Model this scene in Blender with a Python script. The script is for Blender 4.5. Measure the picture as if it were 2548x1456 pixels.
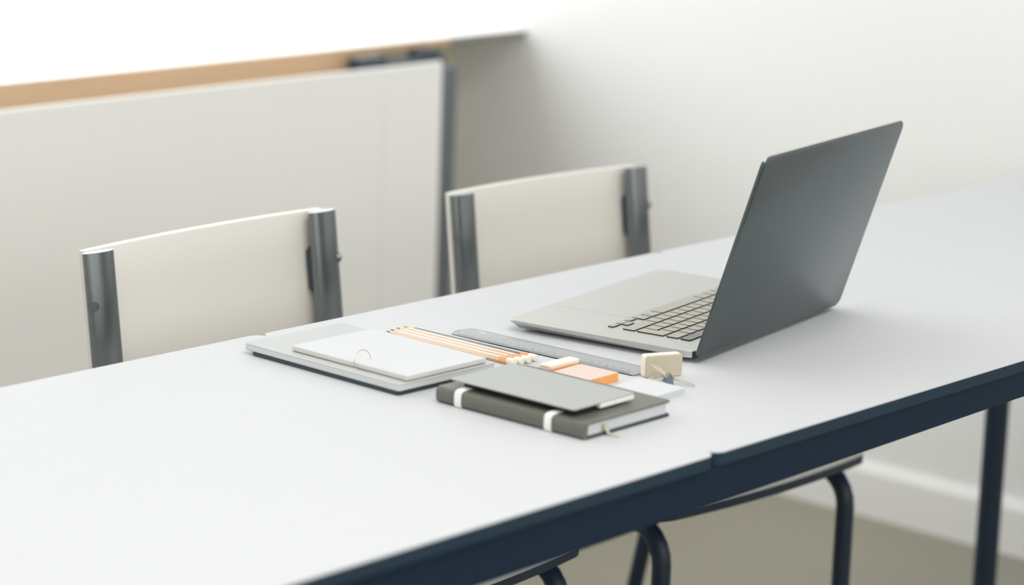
import bpy, bmesh, math, random
from mathutils import Vector, Matrix

S = bpy.context.scene
for o in list(bpy.data.objects):
    bpy.data.objects.remove(o)
TZ = 0.735                      # height of the table top above the floor

# ------------------------------------------------------------------ camera
cam_d = bpy.data.cameras.new('camera')
cam = bpy.data.objects.new('camera', cam_d)
S.collection.objects.link(cam)
R_ = Vector((0.66361, -0.74733, 0.03423)); F_ = Vector((0.73470, 0.64249, -0.21748)).normalized()
R_ = (R_ - F_ * R_.dot(F_)).normalized(); U_ = R_.cross(F_)
M = Matrix(((R_.x, U_.x, -F_.x), (R_.y, U_.y, -F_.y), (R_.z, U_.z, -F_.z))).to_4x4()
M.translation = Vector((-1.9379, -1.4337, 0.6832 + TZ))
cam.matrix_world = M
cam_d.sensor_width = 36.0
cam_d.lens = 6619.25 / 2548 * 36.0
cam_d.clip_start = 0.05
cam_d.dof.use_dof = True
cam_d.dof.focus_distance = 2.88
cam_d.dof.aperture_fstop = 3.2
S.camera = cam

# ------------------------------------------------------------------ world, light, exposure
S.view_settings.view_transform = 'Standard'
S.view_settings.look = 'None'
S.view_settings.exposure = 0.0
S.view_settings.gamma = 1.0
S.view_settings.use_curve_mapping = False
W = bpy.data.worlds.new('overcast_sky'); S.world = W
W.use_nodes = True
bg = W.node_tree.nodes['Background']
bg.inputs[0].default_value = (0.985, 0.995, 1.0, 1)
bg.inputs[1].default_value = 3.35
S.cycles.max_bounces = 10
S.cycles.diffuse_bounces = 6
S.cycles.use_denoising = True
S.cycles.sample_clamp_indirect = 6.0


def portal(name, loc, rot, sx, sy):
    d = bpy.data.lights.new(name, 'AREA'); d.shape = 'RECTANGLE'; d.size = sx; d.size_y = sy
    d.cycles.is_portal = True
    o = bpy.data.objects.new(name, d); S.collection.objects.link(o)
    o.location = loc; o.rotation_euler = rot
    return o


WX0, WX1, WZ0, WZ1 = -2.3, 1.975, TZ + 0.0535, 2.35     # window opening in the far wall
portal('window_portal', ((WX0 + WX1) / 2, 2.30, (WZ0 + WZ1) / 2), (math.radians(-90), 0, 0), WX1 - WX0, WZ1 - WZ0)


BX0, BX1, BZ0, BZ1 = -3.3, 1.6, 1.25, 2.35               # unseen opening added for fill light, in the wall behind the camera
portal('rear_fill_portal', ((BX0 + BX1) / 2, -3.5, (BZ0 + BZ1) / 2), (math.radians(90), 0, 0), BX1 - BX0, BZ1 - BZ0)


def lamp(name, loc, sx, sy, w, col=(1, 1, 1)):
    d = bpy.data.lights.new(name, 'AREA'); d.shape = 'RECTANGLE'; d.size = sx; d.size_y = sy
    d.energy = w; d.color = col
    o = bpy.data.objects.new(name, d); S.collection.objects.link(o)
    o.location = loc
    return o


lamp('ceiling_fill_lamp', (-0.6, -0.6, 2.68), 2.4, 1.2, 30.0, (1.0, 0.97, 0.93))  # unseen lamp added as fill from above

# ------------------------------------------------------------------ materials
def srgb(r, g, b):
    f = lambda c: (c / 255 / 12.92) if c / 255 <= 0.04045 else ((c / 255 + 0.055) / 1.055) ** 2.4
    return (f(r), f(g), f(b), 1)


def mat(name, col, rough=0.5, metal=0.0, spec=0.5, noise=0.0, nscale=60, bump=0.0, bscale=400, stretch=None):
    m = bpy.data.materials.new(name); m.use_nodes = True
    nt = m.node_tree; b = nt.nodes['Principled BSDF']
    b.inputs['Base Color'].default_value = col
    b.inputs['Roughness'].default_value = rough
    b.inputs['Metallic'].default_value = metal
    b.inputs['Specular IOR Level'].default_value = spec
    tc = nt.nodes.new('ShaderNodeTexCoord'); mp = nt.nodes.new('ShaderNodeMapping')
    nt.links.new(tc.outputs['Object'], mp.inputs['Vector'])
    if stretch: mp.inputs['Scale'].default_value = stretch
    if noise > 0:
        n = nt.nodes.new('ShaderNodeTexNoise'); n.inputs['Scale'].default_value = nscale
        n.inputs['Detail'].default_value = 5
        nt.links.new(mp.outputs['Vector'], n.inputs['Vector'])
        mx = nt.nodes.new('ShaderNodeMixRGB'); mx.blend_type = 'MIX'
        mx.inputs[1].default_value = tuple(c * (1 - noise) for c in col[:3]) + (1,)
        mx.inputs[2].default_value = tuple(min(1, c * (1 + noise)) for c in col[:3]) + (1,)
        nt.links.new(n.outputs['Fac'], mx.inputs[0]); nt.links.new(mx.outputs[0], b.inputs['Base Color'])
    if bump > 0:
        n2 = nt.nodes.new('ShaderNodeTexNoise'); n2.inputs['Scale'].default_value = bscale
        nt.links.new(mp.outputs['Vector'], n2.inputs['Vector'])
        bp = nt.nodes.new('ShaderNodeBump'); bp.inputs['Strength'].default_value = bump
        bp.inputs['Distance'].default_value = 0.001
        nt.links.new(n2.outputs['Fac'], bp.inputs['Height']); nt.links.new(bp.outputs[0], b.inputs['Normal'])
    return m


M_wall = mat('painted_plaster', srgb(242, 242, 242), 0.9, spec=0.2, noise=0.01, nscale=3, bump=0.15, bscale=120)
M_ceil = mat('ceiling_paint', srgb(246, 246, 246), 0.9, spec=0.2)
M_floor = mat('linoleum_floor', srgb(150, 146, 130), 0.35, spec=0.4, noise=0.05, nscale=25)
M_trim = mat('white_trim_paint', srgb(246, 246, 245), 0.45, noise=0.01, nscale=8)
M_wood = mat('sill_wood', srgb(205, 172, 138), 0.5, noise=0.10, nscale=9, stretch=(0.6, 9, 9))
M_rad = mat('radiator_enamel', srgb(248, 247, 244), 0.5, spec=0.3, noise=0.01, nscale=5)
M_top = mat('white_laminate', srgb(202, 204, 207), 0.55, spec=0.12, noise=0.006, nscale=40)
M_edge = mat('slate_edge_band', srgb(38, 56, 70), 0.65, spec=0.15, noise=0.03, nscale=80)
M_apron = mat('navy_steel', srgb(20, 38, 56), 0.6, spec=0.15, noise=0.03, nscale=50)
M_tube = mat('dark_tube_steel', srgb(22, 40, 58), 0.4, spec=0.4, noise=0.03, nscale=50)
M_post = mat('brushed_post_metal', srgb(130, 135, 136), 0.28, metal=0.85, noise=0.04, nscale=40, stretch=(1, 1, 0.1))
M_postd = mat('dark_bracket', srgb(62, 72, 82), 0.45, metal=0.5)
M_panel = mat('cream_laminate', srgb(226, 223, 216), 0.45, spec=0.4, noise=0.01, nscale=6)
M_alu = mat('space_grey_aluminium', srgb(190, 191, 188), 0.42, metal=0.7, noise=0.015, nscale=900)
M_lid = mat('space_grey_lid', srgb(98, 106, 108), 0.24, metal=0.9, noise=0.02, nscale=900)
M_key = mat('key_top_glare', srgb(162, 158, 146), 0.38, spec=0.6)  # pale tops hold the window glare on dark keys
M_keys = mat('key_side', srgb(14, 20, 28), 0.6)
M_black = mat('black_plastic', srgb(18, 26, 34), 0.5)
M_glass = mat('screen_glass', srgb(14, 18, 24), 0.08, spec=0.6)
M_bk_lt = mat('light_grey_cover', srgb(186, 189, 189), 0.6, noise=0.015, nscale=30)
M_paper = mat('page_block', srgb(202, 205, 205), 0.85, noise=0.05, nscale=30, stretch=(1, 1, 60))
M_white = mat('white_card_cover', srgb(206, 208, 211), 0.7, noise=0.005, nscale=30)
M_board = mat('kraft_board', srgb(214, 206, 190), 0.8, noise=0.03, nscale=60)
M_dark = mat('charcoal_cover', srgb(44, 56, 68), 0.5, noise=0.03, nscale=60)
M_cloth = mat('taupe_book_cloth', srgb(98, 98, 90), 0.42, spec=0.5, noise=0.04, nscale=40, bump=0.15, bscale=1500)
M_greyc = mat('grey_soft_cover', srgb(164, 166, 164), 0.5, noise=0.02, nscale=40)
M_elastic = mat('white_elastic', srgb(240, 240, 238), 0.7, noise=0.02, nscale=300)
M_wire = mat('nickel_wire', srgb(200, 196, 184), 0.25, metal=0.9, noise=0.02)
M_clip = mat('clip_steel', srgb(120, 132, 142), 0.3, metal=0.6, noise=0.03)
M_tan = mat('natural_pencil_lacquer', srgb(206, 174, 142), 0.14, spec=0.8, noise=0.06, nscale=60, stretch=(30, 1, 30))
M_wsharp = mat('sharpened_wood', srgb(232, 208, 180), 0.7, noise=0.06, nscale=120)
M_pgrey = mat('grey_pencil_lacquer', srgb(104, 108, 106), 0.14, spec=0.8, noise=0.03)
for m_ in (M_tan, M_pgrey):                    # clear lacquer over the wood
    b_ = m_.node_tree.nodes['Principled BSDF']; b_.inputs['Coat Weight'].default_value = 1.0; b_.inputs['Coat Roughness'].default_value = 0.04
M_lead = mat('graphite', srgb(110, 112, 108), 0.4, noise=0.03)
M_orange = mat('orange_band', srgb(226, 164, 108), 0.5, noise=0.03, nscale=200)
M_orsticky = mat('orange_note_paper', srgb(240, 166, 96), 0.8, noise=0.02, nscale=60)
M_peach = mat('peach_note_paper', srgb(216, 198, 188), 0.85, noise=0.01, nscale=60)
M_rub = mat('white_rubber', srgb(236, 228, 216), 0.7, noise=0.01, nscale=100)
M_rubc = mat('cream_rubber', srgb(190, 180, 160), 0.75, noise=0.02, nscale=100)
M_rubo = mat('orange_rubber', srgb(238, 172, 116), 0.7, noise=0.03, nscale=100)
M_ruler = mat('frosted_grey_ruler', srgb(146, 150, 150), 0.28, spec=0.5, noise=0.01, nscale=60)
M_rulere = mat('dark_ruler_edge', srgb(26, 40, 54), 0.5)
M_mark = mat('ruler_print', srgb(84, 92, 102), 0.6)
M_ribbon = mat('olive_ribbon', srgb(178, 176, 156), 0.6, noise=0.03)

# window glass: clear sheet that lets daylight through, with a faint surface reflection
M_pane = bpy.data.materials.new('window_glass'); M_pane.use_nodes = True
nt = M_pane.node_tree; nt.nodes.clear()
out = nt.nodes.new('ShaderNodeOutputMaterial'); tr = nt.nodes.new('ShaderNodeBsdfTransparent')
gl = nt.nodes.new('ShaderNodeBsdfGlossy'); gl.inputs['Roughness'].default_value = 0.02
tr.inputs[0].default_value = (0.97, 0.98, 0.98, 1)
mx = nt.nodes.new('ShaderNodeMixShader'); mx.inputs[0].default_value = 0.05
nt.links.new(tr.outputs[0], mx.inputs[1]); nt.links.new(gl.outputs[0], mx.inputs[2]); nt.links.new(mx.outputs[0], out.inputs[0])

# ------------------------------------------------------------------ helpers
def link(name, bm, mats, parent=None, smooth=False, angle=40):
    me = bpy.data.meshes.new(name)
    bmesh.ops.recalc_face_normals(bm, faces=bm.faces[:])
    bm.to_mesh(me); bm.free()
    if not isinstance(mats, (list, tuple)): mats = [mats]
    for m in mats: me.materials.append(m)
    if smooth:
        for p in me.polygons: p.use_smooth = True
        try: me.set_sharp_from_angle(angle=math.radians(angle))
        except Exception: pass
    o = bpy.data.objects.new(name, me); S.collection.objects.link(o)
    if parent: o.parent = parent
    return o


def thing(name, label, cat, loc, rz=0.0, group=None):
    o = bpy.data.objects.new(name, None); S.collection.objects.link(o)
    o.location = loc; o.rotation_euler = (0, 0, rz); o.empty_display_size = 0.05
    o['label'] = label; o['category'] = cat
    if group: o['group'] = group
    return o


def struct(name, bm, m, parent=None, smooth=False):
    o = link(name, bm, m, parent, smooth)
    if parent is None: o['kind'] = 'structure'
    return o


def box(bm, x0, x1, y0, y1, z0, z1, mi=0, bev=0.0):
    vs = [bm.verts.new((x, y, z)) for z in (z0, z1) for x, y in ((x0, y0), (x1, y0), (x1, y1), (x0, y1))]
    fs = [(0, 3, 2, 1), (4, 5, 6, 7), (0, 1, 5, 4), (1, 2, 6, 5), (2, 3, 7, 6), (3, 0, 4, 7)]
    F = [bm.faces.new([vs[i] for i in f]) for f in fs]
    for f in F: f.material_index = mi
    if bev > 0:
        es = list({e for f in F for e in f.edges})
        r = bmesh.ops.bevel(bm, geom=es, offset=bev, segments=2, affect='EDGES', profile=0.6)
        for f in r['faces']: f.material_index = mi
    return F


def bbox(*a, **k):
    bm = bmesh.new(); box(bm, *a, **k); return bm


def rrect(x0, x1, y0, y1, r, n=5):
    if not isinstance(r, (list, tuple)): r = [r] * 4      # order: x1y1, x0y1, x0y0, x1y0
    pts = []
    for (cx, cy, a0, rr) in ((x1 - r[0], y1 - r[0], 0, r[0]), (x0 + r[1], y1 - r[1], 90, r[1]),
                             (x0 + r[2], y0 + r[2], 180, r[2]), (x1 - r[3], y0 + r[3], 270, r[3])):
        if rr <= 1e-6:
            pts.append((cx, cy)); continue
        for i in range(n + 1):
            a = math.radians(a0 + 90 * i / n)
            pts.append((cx + rr * math.cos(a), cy + rr * math.sin(a)))
    return pts


def inset(pts, d):
    n = len(pts); out_ = []
    for i in range(n):
        p0, p1, p2 = pts[i - 1], pts[i], pts[(i + 1) % n]
        e1 = Vector((p1[0] - p0[0], p1[1] - p0[1])); e2 = Vector((p2[0] - p1[0], p2[1] - p1[1]))
        if e1.length < 1e-9: e1 = e2
        if e2.length < 1e-9: e2 = e1
        n1 = Vector((-e1.y, e1.x)).normalized(); n2 = Vector((-e2.y, e2.x)).normalized()
        b = n1 + n2
        b = b / max(0.3, b.length_squared) * 2
        out_.append((p1[0] + b.x * d, p1[1] + b.y * d))
    return out_


def loft(bm, rings, side_mi=None, top_mi=0, bot_mi=0):
    """rings: list of lists of 3D points, bottom to top; side_mi: material index per side band"""
    R = [[bm.verts.new(p) for p in ring] for ring in rings]
    n = len(R[0])
    for k in range(len(R) - 1):
        for i in range(n):
            f = bm.faces.new((R[k][i], R[k][(i + 1) % n], R[k + 1][(i + 1) % n], R[k + 1][i]))
            f.material_index = side_mi[k] if side_mi else 0
    f = bm.faces.new(list(reversed(R[0]))); f.material_index = bot_mi
    f = bm.faces.new(R[-1]); f.material_index = top_mi
    return bm


def slab(pts, z0, z1, bev=0.0008, side_mi=0, top_mi=0, bot_mi=0, bm=None, zf=None):
    bm = bm or bmesh.new()
    zf = zf or (lambda x, y, z: z)
    ins = inset(pts, bev)
    rings = [[(x, y, zf(x, y, z0)) for x, y in ins], [(x, y, zf(x, y, z0 + bev)) for x, y in pts],
             [(x, y, zf(x, y, z1 - bev)) for x, y in pts], [(x, y, zf(x, y, z1)) for x, y in ins]]
    return loft(bm, rings, [side_mi, side_mi, top_mi if top_mi != side_mi else side_mi], top_mi, bot_mi)


def tube(bm, path, r, n=12, closed=False, flat=None, mi=0):
    """sweep a circle (or an ellipse: flat=(a, b, wide_dir)) along a path"""
    P = [Vector(p) for p in path]; N = len(P); rings = []
    up = Vector((0, 0, 1)); prev = None
    for i, p in enumerate(P):
        if closed: t = (P[(i + 1) % N] - P[i - 1]).normalized()
        else: t = (P[min(i + 1, N - 1)] - P[max(i - 1, 0)]).normalized()
        if flat: a = Vector(flat[2]); a = (a - t * a.dot(t)).normalized()
        elif prev is None:
            a = t.cross(up)
            if a.length < 0.1: a = t.cross(Vector((1, 0, 0)))
            a.normalize()
        else: a = (prev - t * prev.dot(t)).normalized()
        prev = a; b = t.cross(a)
        ra, rb = (flat[0], flat[1]) if flat else (r, r)
        rings.append([bm.verts.new(p + a * ra * math.cos(2 * math.pi * k / n) + b * rb * math.sin(2 * math.pi * k / n)) for k in range(n)])
    for i in range(N if closed else N - 1):
        A, B = rings[i], rings[(i + 1) % N]
        for k in range(n):
            f = bm.faces.new((A[k], A[(k + 1) % n], B[(k + 1) % n], B[k])); f.material_index = mi
    if not closed:
        for rg in (list(reversed(rings[0])), rings[-1]):
            f = bm.faces.new(rg); f.material_index = mi
    return bm


def arc_pts(c, r, a0, a1, n, plane='yz', x=0.0):
    out_ = []
    for i in range(n + 1):
        a = math.radians(a0 + (a1 - a0) * i / n)
        u, v = c[0] + r * math.cos(a), c[1] + r * math.sin(a)
        out_.append({'yz': (x, u, v), 'xz': (u, x, v), 'xy': (u, v, x)}[plane])
    return out_


def disc_cyl(bm, c, axis, r, h, n=16, mi=0):
    c = Vector(c); ax = Vector(axis).normalized()
    tube(bm, [c - ax * h / 2, c + ax * h / 2], r, n, mi=mi)


# ------------------------------------------------------------------ the room
X0, X1, Y0, Y1, ZC = -3.6, 1.975, -3.4, 2.16, 2.75
struct('floor', bbox(X0, X1 + 0.15, Y0, Y1 + 0.25, -0.05, 0), M_floor)
struct('ceiling', bbox(X0, X1 + 0.15, Y0, Y1 + 0.25, ZC, ZC + 0.05), M_ceil)
struct('wall_right', bbox(X1, X1 + 0.15, Y0, Y1 + 0.25, 0, ZC), M_wall)
struct('wall_left', bbox(X0 - 0.1, X0, Y0, Y1 + 0.25, 0, ZC), M_wall)
bm = bmesh.new()
box(bm, X0, X1 + 0.15, Y0 - 0.1, Y0, 0, BZ0); box(bm, X0, X1 + 0.15, Y0 - 0.1, Y0, BZ1, ZC)
box(bm, X0, BX0, Y0 - 0.1, Y0, BZ0, BZ1); box(bm, BX1, X1 + 0.15, Y0 - 0.1, Y0, BZ0, BZ1)
struct('wall_back', bm, M_wall)
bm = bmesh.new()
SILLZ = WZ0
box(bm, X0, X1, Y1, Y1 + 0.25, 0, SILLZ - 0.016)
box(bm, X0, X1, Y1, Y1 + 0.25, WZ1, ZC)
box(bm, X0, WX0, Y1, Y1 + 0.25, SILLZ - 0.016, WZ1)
struct('wall_window_side', bm, mat('recess_shade_plaster', srgb(214, 208, 190), 0.9, spec=0.2, noise=0.01, nscale=3, bump=0.15, bscale=120))  # wall plaster darkened and warmed, recess shade put into its colour
# baseboards
def base_profile(bm, along, a0, a1, off, sgn):
    pr = [(0, 0), (0.016, 0), (0.016, 0.082), (0.010, 0.092), (0.006, 0.098), (0, 0.098)]
    rings = []
    for a in (a0, a1):
        rings.append([(off + sgn * t, a, z) if along == 'y' else (a, off + sgn * t, z) for t, z in pr])
    loft(bm, rings)
    return bm
struct('baseboard_right', base_profile(bmesh.new(), 'y', Y0, Y1, X1, -1), M_trim)
struct('baseboard_window_side', base_profile(bmesh.new(), 'x', X0, X1 - 0.016, Y1, -1), M_trim)
# sill and the wooden rail below it
bm = bmesh.new(); box(bm, X0, X1, 1.982, 2.26, SILLZ - 0.013, SILLZ, bev=0.0015)
struct('trim_1', bm, M_trim)
bm = bmesh.new(); box(bm, X0, 1.56, 1.976, 1.982, SILLZ - 0.046, SILLZ - 0.001, bev=0.001)
box(bm, 1.56, 1.76, 1.976, 1.982, SILLZ - 0.013, SILLZ - 0.001, bev=0.001)
struct('trim_2', bm, M_wood)
M_nose = mat('shaded_nosing', srgb(128, 128, 120), 0.6, noise=0.03)  # grey puts the shade on the sill front into its colour
bm = bmesh.new(); box(bm, 1.7602, X1, 1.976, 1.982, SILLZ - 0.013, SILLZ - 0.0005, bev=0.001)
struct('trim_3', bm, M_nose)
# window: frame with panes
wroot = bpy.data.objects.new('window_1', None); S.collection.objects.link(wroot)
wroot.location = (0, 0, 0); wroot['kind'] = 'structure'
bm = bmesh.new()
box(bm, WX0, WX1, 2.26, 2.295, WZ0 - 0.016, WZ0 + 0.004)
box(bm, WX0, WX1, 2.26, 2.295, WZ1 - 0.04, WZ1)
for fx in (WX0, -0.95, 0.4): box(bm, fx, fx + 0.04, 2.26, 2.295, WZ0 + 0.004, WZ1 - 0.04)
link('window_frame', bm, M_trim, wroot)
for a, b_ in ((WX0 + 0.04, -0.95), (-0.91, 0.4), (0.44, WX1)):
    link('pane', bbox(a, b_, 2.275, 2.279, WZ0 + 0.004, WZ1 - 0.04), M_pane, wroot)

# ------------------------------------------------------------------ radiator under the sill
rad = thing('radiator', 'white flat-fronted panel radiator mounted below the window sill', 'radiator', (0, 1.85, 0))
RZ0, RZ1 = 0.16, TZ + 0.035
link('front_panel', slab(rrect(-2.2, 1.4515, 0, 0.009, 0.003, 2), RZ0, RZ1, 0.002), M_rad, rad)
link('front_panel', slab(rrect(1.4530, 1.6045, 0, 0.009, 0.004, 3), RZ0, RZ1, 0.003), M_rad, rad)
link('rear_panel', slab(rrect(-2.18, 1.55, 0.030, 0.048, 0.004, 2), RZ0 + 0.02, RZ1 - 0.06, 0.003), M_rad, rad)
M_gapstrip = mat('dark_gap_grey', srgb(104, 112, 114), 0.6, noise=0.03)
link('dark_gap_strip', slab(rrect(1.615, 1.7000, 0.050, 0.085, 0.006, 3), 0.12, TZ + 0.012, 0.002), M_gapstrip, rad)  # added strip, its grey stands in for the dark gap beside the radiator
for bx0, bx1, zz0, zz1 in ((1.470, 1.535, TZ + 0.004, TZ + 0.040), (1.535, 1.690, TZ + 0.006, TZ + 0.028)):
    bm = bmesh.new(); box(bm, bx0, bx1, 0.075, 0.11, zz0, zz1, bev=0.004)
    link('wall_bracket', bm, M_postd, rad)
link('valve', slab(rrect(1.645, 1.700, 0.088, 0.135, 0.012, 5), TZ + 0.004, TZ + 0.040, 0.005), M_postd, rad)
for hx in (-1.6, -0.2, 1.25): link('wall_fixing', bbox(hx, hx + 0.04, 0.048, 0.308, RZ0 + 0.1, RZ0 + 0.14), M_postd, rad)
bm = bmesh.new(); tube(bm, [(1.665, 0.088, 0.0), (1.665, 0.088, TZ + 0.002)], 0.0075, 12)
link('pipe', bm, M_rad, rad, True)

# ------------------------------------------------------------------ the long table
TD, TL = 0.6233, 0.692
tab = thing('table', 'long white-topped table with dark navy steel frame, laptop and stationery on it', 'table', (0, 0, 0))
tops = [(-1.62, -0.00005, -0.0015, 0.0015), (0.00005, TL - 0.00005, 0.0, 0.0), (TL + 0.00005, 1.93, 0.0, 0.0)]
for x0, x1, dy0, dy1 in tops:
    pts = rrect(x0, x1, 0 + dy0, TD + dy1, 0.014, 6)
    z0, z1 = TZ - 0.014, TZ
    b1 = inset(pts, 0.0010)
    bm = bmesh.new()
    loft(bm, [[(x, y, z0) for x, y in b1], [(x, y, z0 + 0.001) for x, y in pts], [(x, y, z1 - 0.0012) for x, y in pts],
              [(x, y, z1) for x, y in pts]], [1, 1, 0], 0, 1)
    o = link('tabletop', bm, [M_top, M_edge], tab)
AZ0, AZ1 = TZ - 0.0525, TZ - 0.014
for y0, y1 in ((0.003, 0.028), (TD - 0.028, TD - 0.003)):
    bm = bmesh.new(); rg_ = []
    for ax_ in (-1.60, -0.40, 0.55, 1.91):
        zl = TZ - 0.0515 + 0.0130 * max(-0.4, min(0.55, ax_))
        rg_.append([(ax_, y0, zl + 0.001), (ax_, y0 + 0.001, zl), (ax_, y1 - 0.001, zl), (ax_, y1, zl + 0.001), (ax_, y1, AZ1), (ax_, y0, AZ1)])
    loft(bm, rg_); link('apron', bm, M_apron, tab)
for x0 in (-1.60, -0.012, TL - 0.012, 1.885):
    bm = bmesh.new(); box(bm, x0, x0 + 0.025, 0.028, TD - 0.028, TZ - 0.040, AZ1); link('crossbar', bm, M_apron, tab)
for lx in (-1.45, 1.452):
    for ly in (0.045, 0.556):
        bm = bmesh.new(); tube(bm, [(lx, ly, 0.004), (lx, ly, AZ1 - 0.001)], 0.0178, 20)
        lg = link('leg', bm, M_tube, tab, True)
        bm = bmesh.new(); tube(bm, [(lx, ly, 0.0), (lx, ly, 0.012)], 0.0195, 20)
        link('foot', bm, M_black, lg, True)

# ------------------------------------------------------------------ chairs
def make_chair(label, x, y, rz, sx, dz, ztop):
    t = thing('chair', label, 'chair', (x, y, 0), rz, 'chairs on the far side of the table')
    t.scale = (sx, 1, 1)
    # seat board with a bowed front edge
    n = 14; pts = []
    hw, yf, yb = 0.2135, -0.186, 0.185
    for i in range(n + 1):                                # front edge, left to right
        u = -1 + 2 * i / n
        xx = u * (hw - 0.016)
        pts.append((xx, yf - 0.012 * (1 - u * u)))
    for k in range(1, 5):
        a = math.radians(-90 + 90 * k / 4)
        pts.append((hw - 0.018 + 0.018 * math.cos(a), yf + 0.018 + 0.018 * math.sin(a)))
    for k in range(0, 5):
        a = math.radians(90 * k / 4); pts.append((0.19 - 0.03 + 0.03 * math.cos(a), yb - 0.03 + 0.03 * math.sin(a)))
    for k in range(0, 5):
        a = math.radians(90 + 90 * k / 4); pts.append((-0.19 + 0.03 + 0.03 * math.cos(a), yb - 0.03 + 0.03 * math.sin(a)))
    for k in range(0, 4):
        a = math.radians(180 + 90 * k / 4); pts.append((-hw + 0.018 + 0.018 * math.cos(a), yf + 0.018 + 0.018 * math.sin(a)))
    bm = slab(pts, 0.4365 + dz, 0.4500 + dz, 0.0015, side_mi=1, top_mi=0, bot_mi=1)
    link('seat', bm, [M_panel, M_tube], t)
    tilt = math.tan(math.radians(7.3))
    ytop = 0.213
    py = lambda z: ytop - (ztop - z) * tilt
    # side frames: front leg bends back into the seat rail
    for s in (-1, 1):
        xx = s * 0.195
        path = [(xx, -0.166, 0.0), (xx, -0.166, 0.2), (xx, -0.166, 0.373 + dz)]
        path += [(xx, -0.166 + 0.05 * (1 - math.cos(math.radians(a))), 0.373 + dz + 0.05 * math.sin(math.radians(a))) for a in (15, 30, 45, 60, 75, 90)]
        path += [(xx - s * 0.004, 0.05, 0.4235 + dz), (xx - s * 0.006, 0.150, 0.4235 + dz)]
        bm = bmesh.new(); tube(bm, path, 0.0125, 14); link('leg', bm, M_tube, t, True)
        bm = bmesh.new()
        tube(bm, [(xx, 0.150, 0.47 + dz), (xx, 0.146, 0.42 + dz), (xx, 0.155, 0.36), (xx, 0.232, 0.0)], 0.0115, 14)
        link('leg', bm, M_tube, t, True)
    bm = bmesh.new(); tube(bm, [(-0.19, -0.09, 0.4235 + dz), (0.19, -0.09, 0.4235 + dz)], 0.011, 12); link('crossbar', bm, M_tube, t, True)
    bm = bmesh.new(); tube(bm, [(-0.19, 0.12, 0.4235 + dz), (0.19, 0.12, 0.4235 + dz)], 0.011, 12); link('crossbar', bm, M_tube, t, True)
    # backrest board: wide curved sheet, bowed to the rear in the middle
    zb = 0.632; NX, th = 18, 0.010; hwb = 0.1900
    def bp(u, z, off):
        return (u * hwb + 0.0035, py(z) + 0.012 + 0.012 * (1 - u * u) + off, z)
    bm = bmesh.new(); grid = {}
    zs = [zb, zb + 0.004, 0.70, 0.75, ztop - 0.004, ztop - 0.001]
    for j, z in enumerate(zs):
        for i in range(NX + 1):
            u = -1 + 2 * i / NX
            for k, off in ((0, 0.0), (1, th)):
                grid[i, j, k] = bm.verts.new(bp(u, z, off + (0.001 if k == 0 and j in (0, 5) else 0)))
    J = len(zs) - 1
    for j in range(J):
        for i in range(NX):
            bm.faces.new((grid[i, j, 0], grid[i + 1, j, 0], grid[i + 1, j + 1, 0], grid[i, j + 1, 0]))
            bm.faces.new((grid[i, j, 1], grid[i, j + 1, 1], grid[i + 1, j + 1, 1], grid[i + 1, j, 1]))
        bm.faces.new((grid[0, j, 0], grid[0, j + 1, 0], grid[0, j + 1, 1], grid[0, j, 1]))
        bm.faces.new((grid[NX, j, 0], grid[NX, j, 1], grid[NX, j + 1, 1], grid[NX, j + 1, 0]))
    for i in range(NX):
        bm.faces.new((grid[i, 0, 0], grid[i, 0, 1], grid[i + 1, 0, 1], grid[i + 1, 0, 0]))
        bm.faces.new((grid[i, J, 0], grid[i + 1, J, 0], grid[i + 1, J, 1], grid[i, J, 1]))
    link('backrest', bm, M_panel, t, True, 50)
    for s in (-1, 1):
        xc = s * 0.178
        bm = bmesh.new()
        tube(bm, [(xc, py(z), z) for z in (0.436, 0.5, 0.6, 0.7, ztop - 0.002, ztop)], 0.0185, 24, flat=(0.0212, 0.0105, (1, 0, 0)))
        post = link('backrest_post', bm, M_post, t, True, 60)
        # spacer plate on the inner flank of the post
        bm = bmesh.new()
        xi = 0.1625 if s > 0 else -0.172
        vs = []
        prof = [(0.697, 0), (0.701, -0.004), (0.748, -0.004), (0.752, 0)]
        ring1 = [(xi - s * 0.0045 * (1 if k in (1, 2) else 0), py(z) + 0.001, z) for k, (z, _) in enumerate(prof)]
        ring1 = [(xi + s * 0.012, py(0.697) + 0.001, 0.697)] + ring1 + [(xi + s * 0.012, py(0.752) + 0.001, 0.752)]
        ring2 = [(a, b + 0.0105, c) for a, b, c in ring1]
        loft(bm, [ring1, ring2]); link('spacer', bm, M_postd, post)
        bm = bmesh.new(); zz = 0.737
        c0 = Vector((xc + s * 0.0175, py(zz) - 0.0050, zz)); ax = Vector((s * 0.85, -0.55, 0.05)).normalized()
        tube(bm, [c0 - ax * 0.006, c0 + ax * 0.0020], 0.0060, 24)
        tube(bm, [c0 + ax * 0.0020, c0 + ax * 0.0028], 0.0048, 20)
        tube(bm, [c0 + ax * 0.0027, c0 + ax * 0.0042], 0.0022, 16)
        b_ = link('bolt', bm, M_post, post, True)
    return t


make_chair('cream-backed chair with grey metal posts behind the notebooks, nearer the camera', 0.153, 0.642, math.radians(2.6), 1.035, 0.0, 0.7960)
make_chair('pale-backed chair with grey metal posts behind the laptop, nearer the room corner', 0.7380, 0.636, math.radians(-1.9), 0.968, 0.010, 0.7900)

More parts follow.
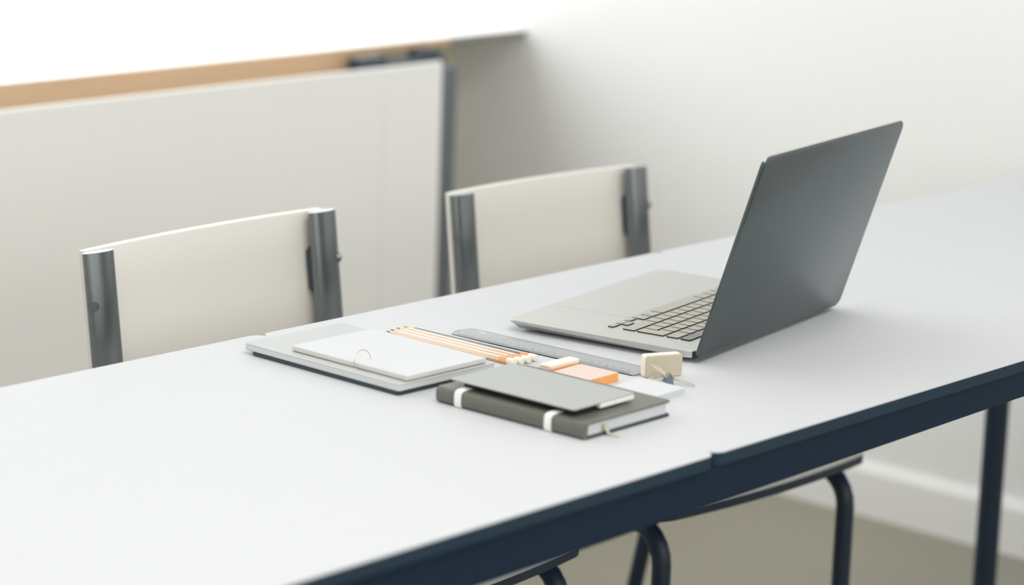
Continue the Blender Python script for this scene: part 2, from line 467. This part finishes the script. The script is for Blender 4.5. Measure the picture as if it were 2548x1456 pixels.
# ------------------------------------------------------------------ laptop
lap = thing('laptop', 'open grey aluminium laptop seen from behind its tilted lid', 'laptop', (0.2580, 0.2228, TZ), 0.1619)
LW, LD, DZ = 0.3493, 0.2407, 0.0135
outl = rrect(0, LW, 0.0045, LD, 0.0125, 8)
bm = bmesh.new()
loft(bm, [[(x, y, 0.0026) for x, y in inset(outl, 0.019)], [(x, y, 0.0036) for x, y in inset(outl, 0.010)],
          [(x, y, 0.0050 + 0.0042 * (y / LD) ** 1.5) for x, y in inset(outl, 0.0030)], [(x, y, 0.0058 + 0.0052 * (y / LD) ** 1.5) for x, y in inset(outl, 0.0004)],
          [(x, y, 0.0062 + 0.0056 * (y / LD) ** 1.5) for x, y in outl], [(x, y, DZ - 0.0006) for x, y in outl], [(x, y, DZ) for x, y in inset(outl, 0.0006)]])
base = link('base', bm, M_alu, lap, True, 35)
for fx, fy in ((0.03, 0.03), (LW - 0.03, 0.03), (0.03, LD - 0.03), (LW - 0.03, LD - 0.03)):
    bm = bmesh.new(); tube(bm, [(fx, fy, 0), (fx, fy, 0.0035)], 0.008, 16); link('foot', bm, M_black, base, True)
bm = slab(rrect(0.095, 0.254, 0.1385, 0.2335, 0.004, 4), DZ - 0.0003, DZ + 0.00018, 0.0001)
link('trackpad', bm, M_alu, base)
bm = slab(rrect(0.0385, 0.3115, 0.0285, 0.1355, 0.003, 4), DZ - 0.0003, DZ + 0.00005, 0.00002)
link('keyboard_tray', bm, M_alu, base)


def keymesh(pts):
    bm = bmesh.new(); a, b = inset(pts, 0.0002), inset(pts, 0.0004)
    loft(bm, [[(x, y, 0) for x, y in pts], [(x, y, 0.0011) for x, y in pts], [(x, y, 0.0013) for x, y in a]],
         [1, 0], 0, 1)
    return bm


kcache = {}
def key(u0, u1, v0, v1, name='key', m=M_key):
    w, h = round(u1 - u0, 2), round(v1 - v0, 2)
    k = (w, h, name)
    if k not in kcache:
        o = link(name, keymesh(rrect(0, w / 1000, 0, h / 1000, 0.0009, 2)), [m, M_keys], base)
        kcache[k] = o.data
    else:
        o = bpy.data.objects.new(name, kcache[k]); S.collection.objects.link(o); o.parent = base
    o.location = (u0 / 1000, v0 / 1000, DZ + 0.00005)
    return o


G, Pp = 2.6, 18.2
KW = Pp - G
def row(u, v0, v1, n):
    for i in range(n):
        key(u, u + KW, v0, v1); u += Pp
    return u
key(40.5, 308.8, 31.0, 42.8, 'touch_strip', mat('touch_strip_glass', srgb(46, 46, 42), 0.18, spec=0.6))
V = [(46.2, 60.4), (64.2, 79.0), (82.4, 97.0), (100.6, 115.2), (119.0, 134.0)]
key(41, 67.2, *V[0]); u = row(69.8, *V[0], 12); key(u, 308.5, *V[0])
u = row(65.8, *V[1], 12); key(u, 308.5, *V[1])
u = row(59.6, *V[2], 12); key(u, 308.5, *V[2])
key(41, 90.6, *V[3]); u = row(93.2, *V[3], 10); u = row(u, *V[3], 0); key(u, u + 14.6, *V[3]); key(u + 17.2, 308.5, *V[3])
# L-shaped enter key over two rows
pts = [(0.0, 0.0), (0.0222, 0.0), (0.0222, 0.0148), (0.0160, 0.0148), (0.0160, 0.0328), (0.0, 0.0328)]
o = link('key', keymesh(pts), [M_key, M_keys], base); o.location = (0.041, 0.0642, DZ + 0.00005)
H2 = 7.0
key(41, 56.6, 134 - H2, 134); key(59.2, 74.8, 134 - H2, 134); key(59.2, 74.8, 119, 119 + H2); key(77.4, 93.0, 134 - H2, 134)
key(95.6, 111.8, *V[4]); key(114.4, 134.8, *V[4]); key(137.4, 234.2, *V[4]); key(236.8, 257.2, *V[4])
key(259.8, 275.4, *V[4]); key(278.0, 292.0, *V[4]); key(294.6, 308.5, *V[4])
# lid
t_ = 1.2748
lv = Vector((0, -math.cos(t_), math.sin(t_))); nv = Vector((0, math.sin(t_), math.cos(t_)))
LH, TH = LD - 0.004, 0.0042
T0 = Vector((0, 0.0, 0.0045))
lo = rrect(0, LW, 0, LH, 0.0115, 8)
def lp(x, s, d): return tuple(T0 + Vector((x, 0, 0)) + lv * s + nv * d)
bm = bmesh.new()
loft(bm, [[lp(x, s, 0) for x, s in inset(lo, 0.0020)], [lp(x, s, 0.0005) for x, s in inset(lo, 0.0008)], [lp(x, s, 0.0014) for x, s in lo],
          [lp(x, s, TH - 0.0003) for x, s in lo], [lp(x, s, TH) for x, s in inset(lo, 0.0003)]], [0, 0, 1, 1], 0, 0)
lid = link('lid', bm, [M_lid, M_alu], lap, True, 35)
for p_ in lid.data.polygons:                       # paler top rim holds the edge highlight in its colour
    if p_.material_index == 1 and (Vector(p_.center) - T0).dot(lv) < LH - 0.006: p_.material_index = 0
sc_ = rrect(0.004, LW - 0.004, 0.012, LH - 0.004, 0.008, 5)
bm = bmesh.new(); loft(bm, [[lp(x, s, TH - 0.0002) for x, s in sc_], [lp(x, s, TH + 0.0003) for x, s in sc_]])
link('screen', bm, M_glass, lid)
bm = bmesh.new(); tube(bm, [(0.004, 0.0055, 0.0092), (LW - 0.004, 0.0055, 0.0092)], 0.0040, 14)
link('hinge', bm, M_black, lap, True)

# ------------------------------------------------------------------ notebooks on the left
def T(x, y, z=0): return (x, y, TZ + z)
nb = thing('notebook', 'slim dark-covered notebook lowest in the left-hand stack, under the light grey one', 'notebook', T(-0.0755, 0.3405), math.radians(-0.9))
w, h = 0.1435, 0.2305
bm = slab(rrect(0.0008, w - 0.002, 0.0015, h - 0.011, 0.004, 4), 0.0, 0.0046, 0.0008); link('cover', bm, M_dark, nb)
link('page_block', slab(rrect(0.003, w - 0.0030, 0.0035, h - 0.013, 0.003, 3), 0.0045, 0.0050, 0.0002), M_black, nb)
nb = thing('notebook', 'large light grey soft-cover notebook lying under the small white notepad', 'notebook', T(-0.0755, 0.3405, 0.0050), math.radians(-0.9))
link('rear_cover_or_gap', slab(rrect(0, w, 0, h, 0.004, 4), 0.0, 0.0008, 0.0002), M_bk_lt, nb)
link('page_block', slab(rrect(0.0002, w - 0.0008, 0.0006, h - 0.0004, 0.0035, 4), 0.0008, 0.0060, 0.0002), M_paper, nb)
link('front_cover', slab(rrect(0, w, 0, h, 0.004, 4), 0.0060, 0.0068, 0.0002), M_bk_lt, nb)
zb_ = 0.0050 + 0.0068
nb = thing('notepad', 'small white notepad with a wire ring, on the large light grey notebook', 'notepad', T(-0.0605, 0.3440, zb_), math.radians(-0.4))
w2, h2 = 0.1185, 0.1680
link('rear_cover_or_gap', slab(rrect(0.0012, w2 - 0.0012, 0.0012, h2 - 0.0012, 0.002, 3), 0.0, 0.0009, 0.0002), M_dark, nb)  # dark base layer stands in for the shadow gap under the pad
link('backing_board', slab(rrect(0.0002, w2 - 0.0002, 0.0002, h2 - 0.0002, 0.002, 3), 0.0009, 0.0024, 0.0002), M_board, nb)
link('page_block', slab(rrect(0, w2, 0, h2, 0.002, 3), 0.0024, 0.0060, 0.0003), M_white, nb)
bm = bmesh.new()
cx, cz, rr_ = 0.0105, 0.0050, 0.0122
path = [(cx + rr_ * math.cos(math.radians(a)), 0.0735 + 0.0015 * math.sin(math.radians(a)), cz + rr_ * math.sin(math.radians(a))) for a in range(-12, 205, 9)]
path = [p_ for p_ in path if p_[2] > -0.0002]
tube(bm, path, 0.00045, 8)
rg = link('wire_ring', bm, M_wire, nb, True)
bm = bmesh.new(); tube(bm, [(-0.0020, 0.0750, 0.0004), (-0.0022, 0.0650, 0.0003), (-0.0004, 0.0560, 0.0004)], 0.00045, 8)
link('ring_tail', bm, M_wire, nb, True)

# ------------------------------------------------------------------ pencils
def pencil(tip, end, body_m, label):
    tv, ev = Vector((tip[0], tip[1], 0)), Vector((end[0], end[1], 0))
    d = (tv - ev); L_ = d.length; ang = math.atan2(d.y, d.x)
    t = thing('pencil', label, 'pencil', T(ev.x, ev.y), ang, 'pencils beside the ruler')
    R6 = 0.0039; zc = R6 * math.cos(math.radians(30)); ls = L_ - 0.019
    def ring(x, r, n=6): return [(x, r * math.cos(math.radians(360 * k / n)), zc + r * math.sin(math.radians(360 * k / n))) for k in range(n)]
    bm = bmesh.new()
    loft(bm, [ring(0.0195, R6), ring(ls, R6)]); link('body', bm, body_m, t)
    bm = bmesh.new(); loft(bm, [ring(ls, R6), ring(ls + 0.013, 0.0013)]); link('sharpened_wood', bm, M_wsharp, t)
    bm = bmesh.new(); loft(bm, [ring(ls + 0.013, 0.00125, 8), ring(L_, 0.0003, 8)]); link('lead', bm, M_lead, t)
    bm = bmesh.new(); loft(bm, [ring(0.0085, 0.0041, 6), ring(0.0200, 0.0041, 6)]); link('band', bm, M_orange, t)
    bm = bmesh.new(); zc2 = 0.0040
    def r2(x, r): return [(x, r * math.cos(math.radians(22.5 * k)), zc2 + r * math.sin(math.radians(22.5 * k))) for k in range(16)]
    loft(bm, [r2(-0.0006, 0.0033), r2(0.0004, 0.0040), r2(0.0085, 0.0040), r2(0.0090, 0.0036)]); link('eraser_tip', bm, M_rub, t, True, 50)
    return t


pencil((0.1060, 0.5345), (0.1065, 0.3470), M_tan, 'natural wood pencil lying closest to the notebooks, first of the row')
pencil((0.1150, 0.5372), (0.1160, 0.3450), M_tan, 'natural wood pencil, second of the row counted from the notebooks')
pencil((0.1258, 0.5384), (0.1262, 0.3440), M_tan, 'natural wood pencil touching the grey pencil, third from the notebooks')
pencil((0.1359, 0.5367), (0.1378, 0.3448), M_pgrey, 'grey-lacquered pencil lying nearest the ruler, farthest from the notebooks')

# ------------------------------------------------------------------ ruler
rl_ang = math.atan2(0.2353 - 0.4838, 0.1680 - 0.1570)
rul = thing('ruler', 'translucent grey plastic ruler with printed marks lying between pencils and laptop', 'ruler', T(0.1575, 0.4850), rl_ang)
RW, RL = 0.0345, 0.2500                      # local x runs along it towards the camera side, local y across (far side)
out_l = [(0.0, 0.0), (RL, 0.0), (RL, RW)] + [(-0.0035 + 0.0015 * (1 - k / 3), RW - 0.001 * (3 - k) * 0.6) for k in (3, 2, 1)]
out_l = [(0.001, 0.0), (RL - 0.003, 0.0), (RL, 0.003), (RL, RW - 0.003), (RL - 0.003, RW), (0.004, RW), (0.0, RW - 0.002), (-0.0035, RW * 0.62), (-0.0030, RW * 0.3), (-0.0010, 0.0012)]
bm = bmesh.new()
def rz_(y): return 0.0014 + 0.0012 * min(1, y / 0.009)
oi = inset(out_l, 0.0003)
loft(bm, [[(x, y, 0.0004) for x, y in oi], [(x, y, 0.0009) for x, y in out_l], [(x, y, rz_(y) ) for x, y in oi]], [0, 0], 0, 0)
link('blade', bm, M_ruler, rul)
link('underside_edge', slab([(0.0008, -0.0004), (RL - 0.003, -0.0004), (RL - 0.003, 0.0030), (0.0008, 0.0030)], 0.0, 0.0011, 0.0001), M_rulere, rul)
bm = bmesh.new()
for i in range(0, 236):
    x = 0.006 + i * 0.001
    l_ = 0.0062 if i % 10 == 0 else (0.0048 if i % 5 == 0 else 0.0034)
    y0, y1 = 0.0012, 0.0012 + l_
    vs = [bm.verts.new(q) for q in ((x, y0, rz_(y0) + 0.00006), (x + 0.00026, y0, rz_(y0) + 0.00006), (x + 0.00026, y1, rz_(y1) + 0.00006), (x, y1, rz_(y1) + 0.00006))]
    bm.faces.new(vs)
for i in range(0, 92):
    x = 0.006 + i * 0.00254
    l_ = 0.0048 if i % 10 == 0 else 0.0022
    y1, y0 = RW - 0.0008, RW - 0.0008 - l_
    vs = [bm.verts.new(q) for q in ((x, y0, 0.00266), (x + 0.00026, y0, 0.00266), (x + 0.00026, y1, 0.00266), (x, y1, 0.00266))]
    bm.faces.new(vs)
mk = link('printed_marks', bm, M_mark, rul); mk['kind'] = 'stuff'
# small printed numerals, one mesh
curve_objs = []
bmn = bmesh.new()
for i in range(1, 24):
    cu = bpy.data.curves.new('n', 'FONT'); cu.body = str(i); cu.size = 0.0042; cu.align_x = 'CENTER'
    ob = bpy.data.objects.new('n', cu); S.collection.objects.link(ob)
    bpy.context.view_layer.update()
    dg = bpy.context.evaluated_depsgraph_get(); me = bpy.data.meshes.new_from_object(ob.evaluated_get(dg))
    me.transform(Matrix.Translation((0.006 + i * 0.010, 0.0086, 0.00266)))
    bmn.from_mesh(me); bpy.data.meshes.remove(me); bpy.data.objects.remove(ob); bpy.data.curves.remove(cu)
link('numerals', bmn, M_mark, rul)
bm = bmesh.new()
c_ = (0.0245, RW * 0.72); pts = [(c_[0] + 0.0052 * math.cos(math.radians(a)), c_[1] + 0.0026 * math.sin(math.radians(a))) for a in range(0, 360, 20)]
loft(bm, [[(x, y, 0.0020) for x, y in pts], [(x, y, 0.00268) for x, y in pts]]); link('hanging_hole', bm, M_top, rul)

# ------------------------------------------------------------------ sticky notes and erasers
st = thing('sticky_notes', 'block of orange sticky notes lying behind the dark notebooks', 'sticky notes', T(0.0880, 0.2330), 0)
link('page_block', slab([(0.0, 0.0), (0.0525, 0.0012), (0.0505, 0.0507), (-0.002, 0.0480)], 0.0, 0.0096, 0.0003, side_mi=0, top_mi=1), [M_orsticky, M_peach], st)
er = thing('eraser', 'flat white eraser with an orange flank lying behind the orange sticky notes', 'eraser', T(0.0970, 0.2905), 0)
E_ = rrect(0.0, 0.0490, 0.0, 0.0150, 0.003, 4)
bm = bmesh.new()
def sl(x, y, z): return (x + (0.006 * (1 - z / 0.0125) if x < 0.01 else 0) - (0.0 if x < 0.01 else 0), y, z)
ei = inset(E_, 0.0012)
loft(bm, [[sl(x, y, 0.0) for x, y in ei], [sl(x, y, 0.001) for x, y in E_], [sl(x, y, 0.0085) for x, y in E_]]); link('body', bm, M_rubo, er, True, 30)
bm = bmesh.new()
loft(bm, [[sl(x, y, 0.0085) for x, y in E_], [sl(x, y, 0.0113) for x, y in E_], [sl(x, y, 0.0125) for x, y in ei]]); link('top_layer', bm, M_rub, er, True, 30)
bm = slab(rrect(-0.0022, 0.0040, 0.0003, 0.0147, 0.001, 2), 0.0, 0.0095, 0.0004); link('end_cap', bm, M_rubc, er)

e2v = Vector((0.0400, -0.0195)); ang2 = math.atan2(e2v.y, e2v.x)
er2 = thing('eraser', 'cream block eraser standing upright on its long edge near the laptop', 'eraser', T(0.1698, 0.2222), ang2)
EW, EH, ET = 0.0428, 0.0242, 0.0125
pr = rrect(0, EW, 0, EH, 0.0032, 6)
bm = bmesh.new()
loft(bm, [[(x, 0.0, z) for x, z in inset(pr, 0.0012)], [(x, 0.0009, z) for x, z in pr], [(x, ET - 0.0015, z) for x, z in pr], [(x, ET, z) for x, z in inset(pr, 0.0015)]], [0, 1, 1], 1, 0)
link('body', bm, [M_rubc, M_rub], er2, True, 30)

# ------------------------------------------------------------------ white paper pad
pad = thing('paper_pad', 'white paper pad partly hidden behind the dark banded notebook', 'paper pad', T(0.0800, 0.1545), math.radians(2.0))
PW, PH = 0.0745, 0.0560
link('page_block', slab(rrect(0, PW, 0, PH, 0.0015, 3), 0.0, 0.0062, 0.0003, side_mi=0, top_mi=1), [mat('cool_page_edges', srgb(196, 202, 206), 0.8, noise=0.04, nscale=40, stretch=(1, 1, 60)), M_white], pad)

# ------------------------------------------------------------------ dark banded notebook and the slim one on it
bk = thing('notebook', 'thick taupe hardback notebook with two white elastic bands round its spine', 'notebook', T(-0.0590, 0.1110), math.radians(0.6))
BW, BH, BZ = 0.1330, 0.1910, 0.0163
link('rear_cover_or_gap', slab(rrect(0, BW, 0, BH, [0.004, 0.004, 0.004, 0.004], 4), 0.0004, 0.0026, 0.0008), M_dark, bk)
link('page_block', slab(rrect(0.005, BW - 0.003, 0.0028, BH - 0.003, 0.003, 3), 0.0026, 0.0140, 0.0003), M_paper, bk)
link('front_cover', slab(rrect(0, BW, 0, BH, [0.004, 0.004, 0.004, 0.004], 4), 0.0140, BZ, 0.0008), M_cloth, bk)
bm = bmesh.new()
sp = [(0.0060, 0.0005), (0.0015, 0.0006), (-0.0012, 0.0022), (-0.0020, 0.0050), (-0.0020, 0.0118), (-0.0010, 0.0148), (0.0018, 0.0163), (0.0065, 0.0166), (0.0065, 0.0150), (0.0050, 0.0145), (0.0045, 0.0022), (0.0060, 0.0020)]
loft(bm, [[(x, 0.0006, z) for x, z in sp], [(x, BH - 0.0006, z) for x, z in sp]]); link('spine', bm, M_cloth, bk, True, 30)
for yb_ in (0.0450, 0.1610):
    hwid = 0.0042
    bm = bmesh.new()
    lp_o = [(0.030, -0.0000), (0.004, -0.0000), (-0.0020, 0.0010), (-0.0030, 0.0040), (-0.0030, 0.0125), (-0.0020, 0.0160), (0.002, 0.0177), (0.008, 0.0180), (0.030, 0.0178)]
    lp_i = [(0.030, 0.0170), (0.008, 0.0170), (0.0035, 0.0165), (0.0, 0.0120), (0.0, 0.0040), (0.003, 0.0010), (0.030, 0.0006)]
    loop = lp_o + lp_i
    loft(bm, [[(x, yb_ - hwid, z) for x, z in loop], [(x, yb_ + hwid, z) for x, z in loop]]); link('elastic_band', bm, M_elastic, bk, True, 40)
bm = bmesh.new()
rp = [(0.0300, 0.0100, 0.0110), (0.0305, 0.0022, 0.0100), (0.0310, -0.0008, 0.0070), (0.0318, -0.0030, 0.0020), (0.0330, -0.0080, 0.0004), (0.0340, -0.0140, 0.0003)]
tube(bm, rp, 0.0003, 8, flat=(0.0026, 0.00025, (1, 0.1, 0))); link('ribbon', bm, M_ribbon, bk, True)

ZU = TZ + 0.0182
up = thing('notebook', 'slim grey notebook on top of the taupe banded notebook', 'notebook', (-0.0515, 0.1320, ZU), math.radians(0.8))
UW, UH = 0.0945, 0.1600
link('rear_cover_or_gap', slab(rrect(0.006, UW - 0.003, 0.004, UH - 0.012, 0.003, 4), 0.0, 0.0010, 0.0003), M_black, up)
link('page_block', slab(rrect(0.040, UW - 0.0012, -0.0002, UH - 0.012, 0.002, 3), 0.0004, 0.0052, 0.0008), M_elastic, up)
link('inner_sleeve', slab(rrect(0.007, 0.0398, 0.0040, UH - 0.012, 0.002, 3), 0.0010, 0.0050, 0.0004), M_black, up)
link('front_cover', slab(rrect(0, UW, 0, UH, 0.0035, 5), 0.0050, 0.0066, 0.0006), M_greyc, up)

# ------------------------------------------------------------------ binder clips
def wire_loop(bm, p0, p1, tipv, wid, r=0.00048):
    """wire handle from the two arms p0,p1 to a rounded tip"""
    p0, p1, tipv = Vector(p0), Vector(p1), Vector(tipv); mid = (p0 + p1) / 2; ax = (tipv - mid); L_ = ax.length; ax.normalize()
    sd = (p1 - p0).normalized(); path = [p0]
    path.append(p0.lerp(mid + ax * L_ * 0.30 - sd * wid * 0.3, 0.9))
    path.append(mid + ax * L_ * 0.45 - sd * wid * 0.5)
    for a in range(0, 181, 22):
        path.append(mid + ax * (L_ - wid * 0.5 + wid * 0.5 * math.sin(math.radians(a))) - sd * (wid * 0.5 * math.cos(math.radians(a))))
    path.append(mid + ax * L_ * 0.45 + sd * wid * 0.5)
    path.append(p1.lerp(mid + ax * L_ * 0.30 + sd * wid * 0.3, 0.9)); path.append(p1)
    tube(bm, path, r, 8)


def clip(label, loc, rz, half_w, base, height, lean, handles):
    """body: folded steel wedge along local y; handles: (root, tip, width) in table coordinates"""
    t = thing('binder_clip', label, 'binder clip', T(*loc), rz, 'binder clips in front of the standing eraser')
    inv = Matrix.Rotation(-rz, 3, 'Z')
    L = lambda p: inv @ (Vector(p) - Vector(loc))
    a = base / 2
    outer = [(-a, 0.0), (a, 0.0), (a * 1.02, 0.0006), (lean + 0.0012, height), (lean - 0.0012, height), (-a * 1.02, 0.0006)]
    bm = bmesh.new(); loft(bm, [[(x, -half_w, z) for x, z in outer], [(x, half_w, z) for x, z in outer]])
    link('body', bm, M_clip, t)
    for root, tip, wid in handles:
        r_, tp = L(root), L(tip); ax = (tp - r_).normalized()
        sd = ax.cross(Vector((0, 0, 1))).normalized()
        bm = bmesh.new(); wire_loop(bm, r_ - sd * 0.0028, r_ + sd * 0.0028, tp, wid, 0.00055); link('handle', bm, M_wire, t, True)
        bm = bmesh.new(); tube(bm, [r_ - sd * 0.0034, r_ - sd * 0.0016], 0.0010, 10); link('handle_eye', bm, M_wire, t, True)
        bm = bmesh.new(); tube(bm, [r_ + sd * 0.0016, r_ + sd * 0.0034], 0.0010, 10); link('handle_eye', bm, M_wire, t, True)
    return t


clip('small binder clip with one wire handle raised against the standing eraser', (0.1690, 0.1880, 0), math.radians(-25), 0.0046, 0.0062, 0.0098, -0.0048,
     [((0.1650, 0.1895, 0.0100), (0.1612, 0.2060, 0.0200), 0.0058), ((0.1720, 0.1870, 0.0065), (0.1838, 0.1684, 0.0010), 0.0072)])
clip('small binder clip lying flat between the white paper pad and the standing eraser', (0.1790, 0.1990, 0), math.radians(-30), 0.0050, 0.0080, 0.0085, 0.0010,
     [((0.1755, 0.2015, 0.0075), (0.1605, 0.2138, 0.0012), 0.0066), ((0.1760, 0.2010, 0.0080), (0.1680, 0.1950, 0.0122), 0.0040)])
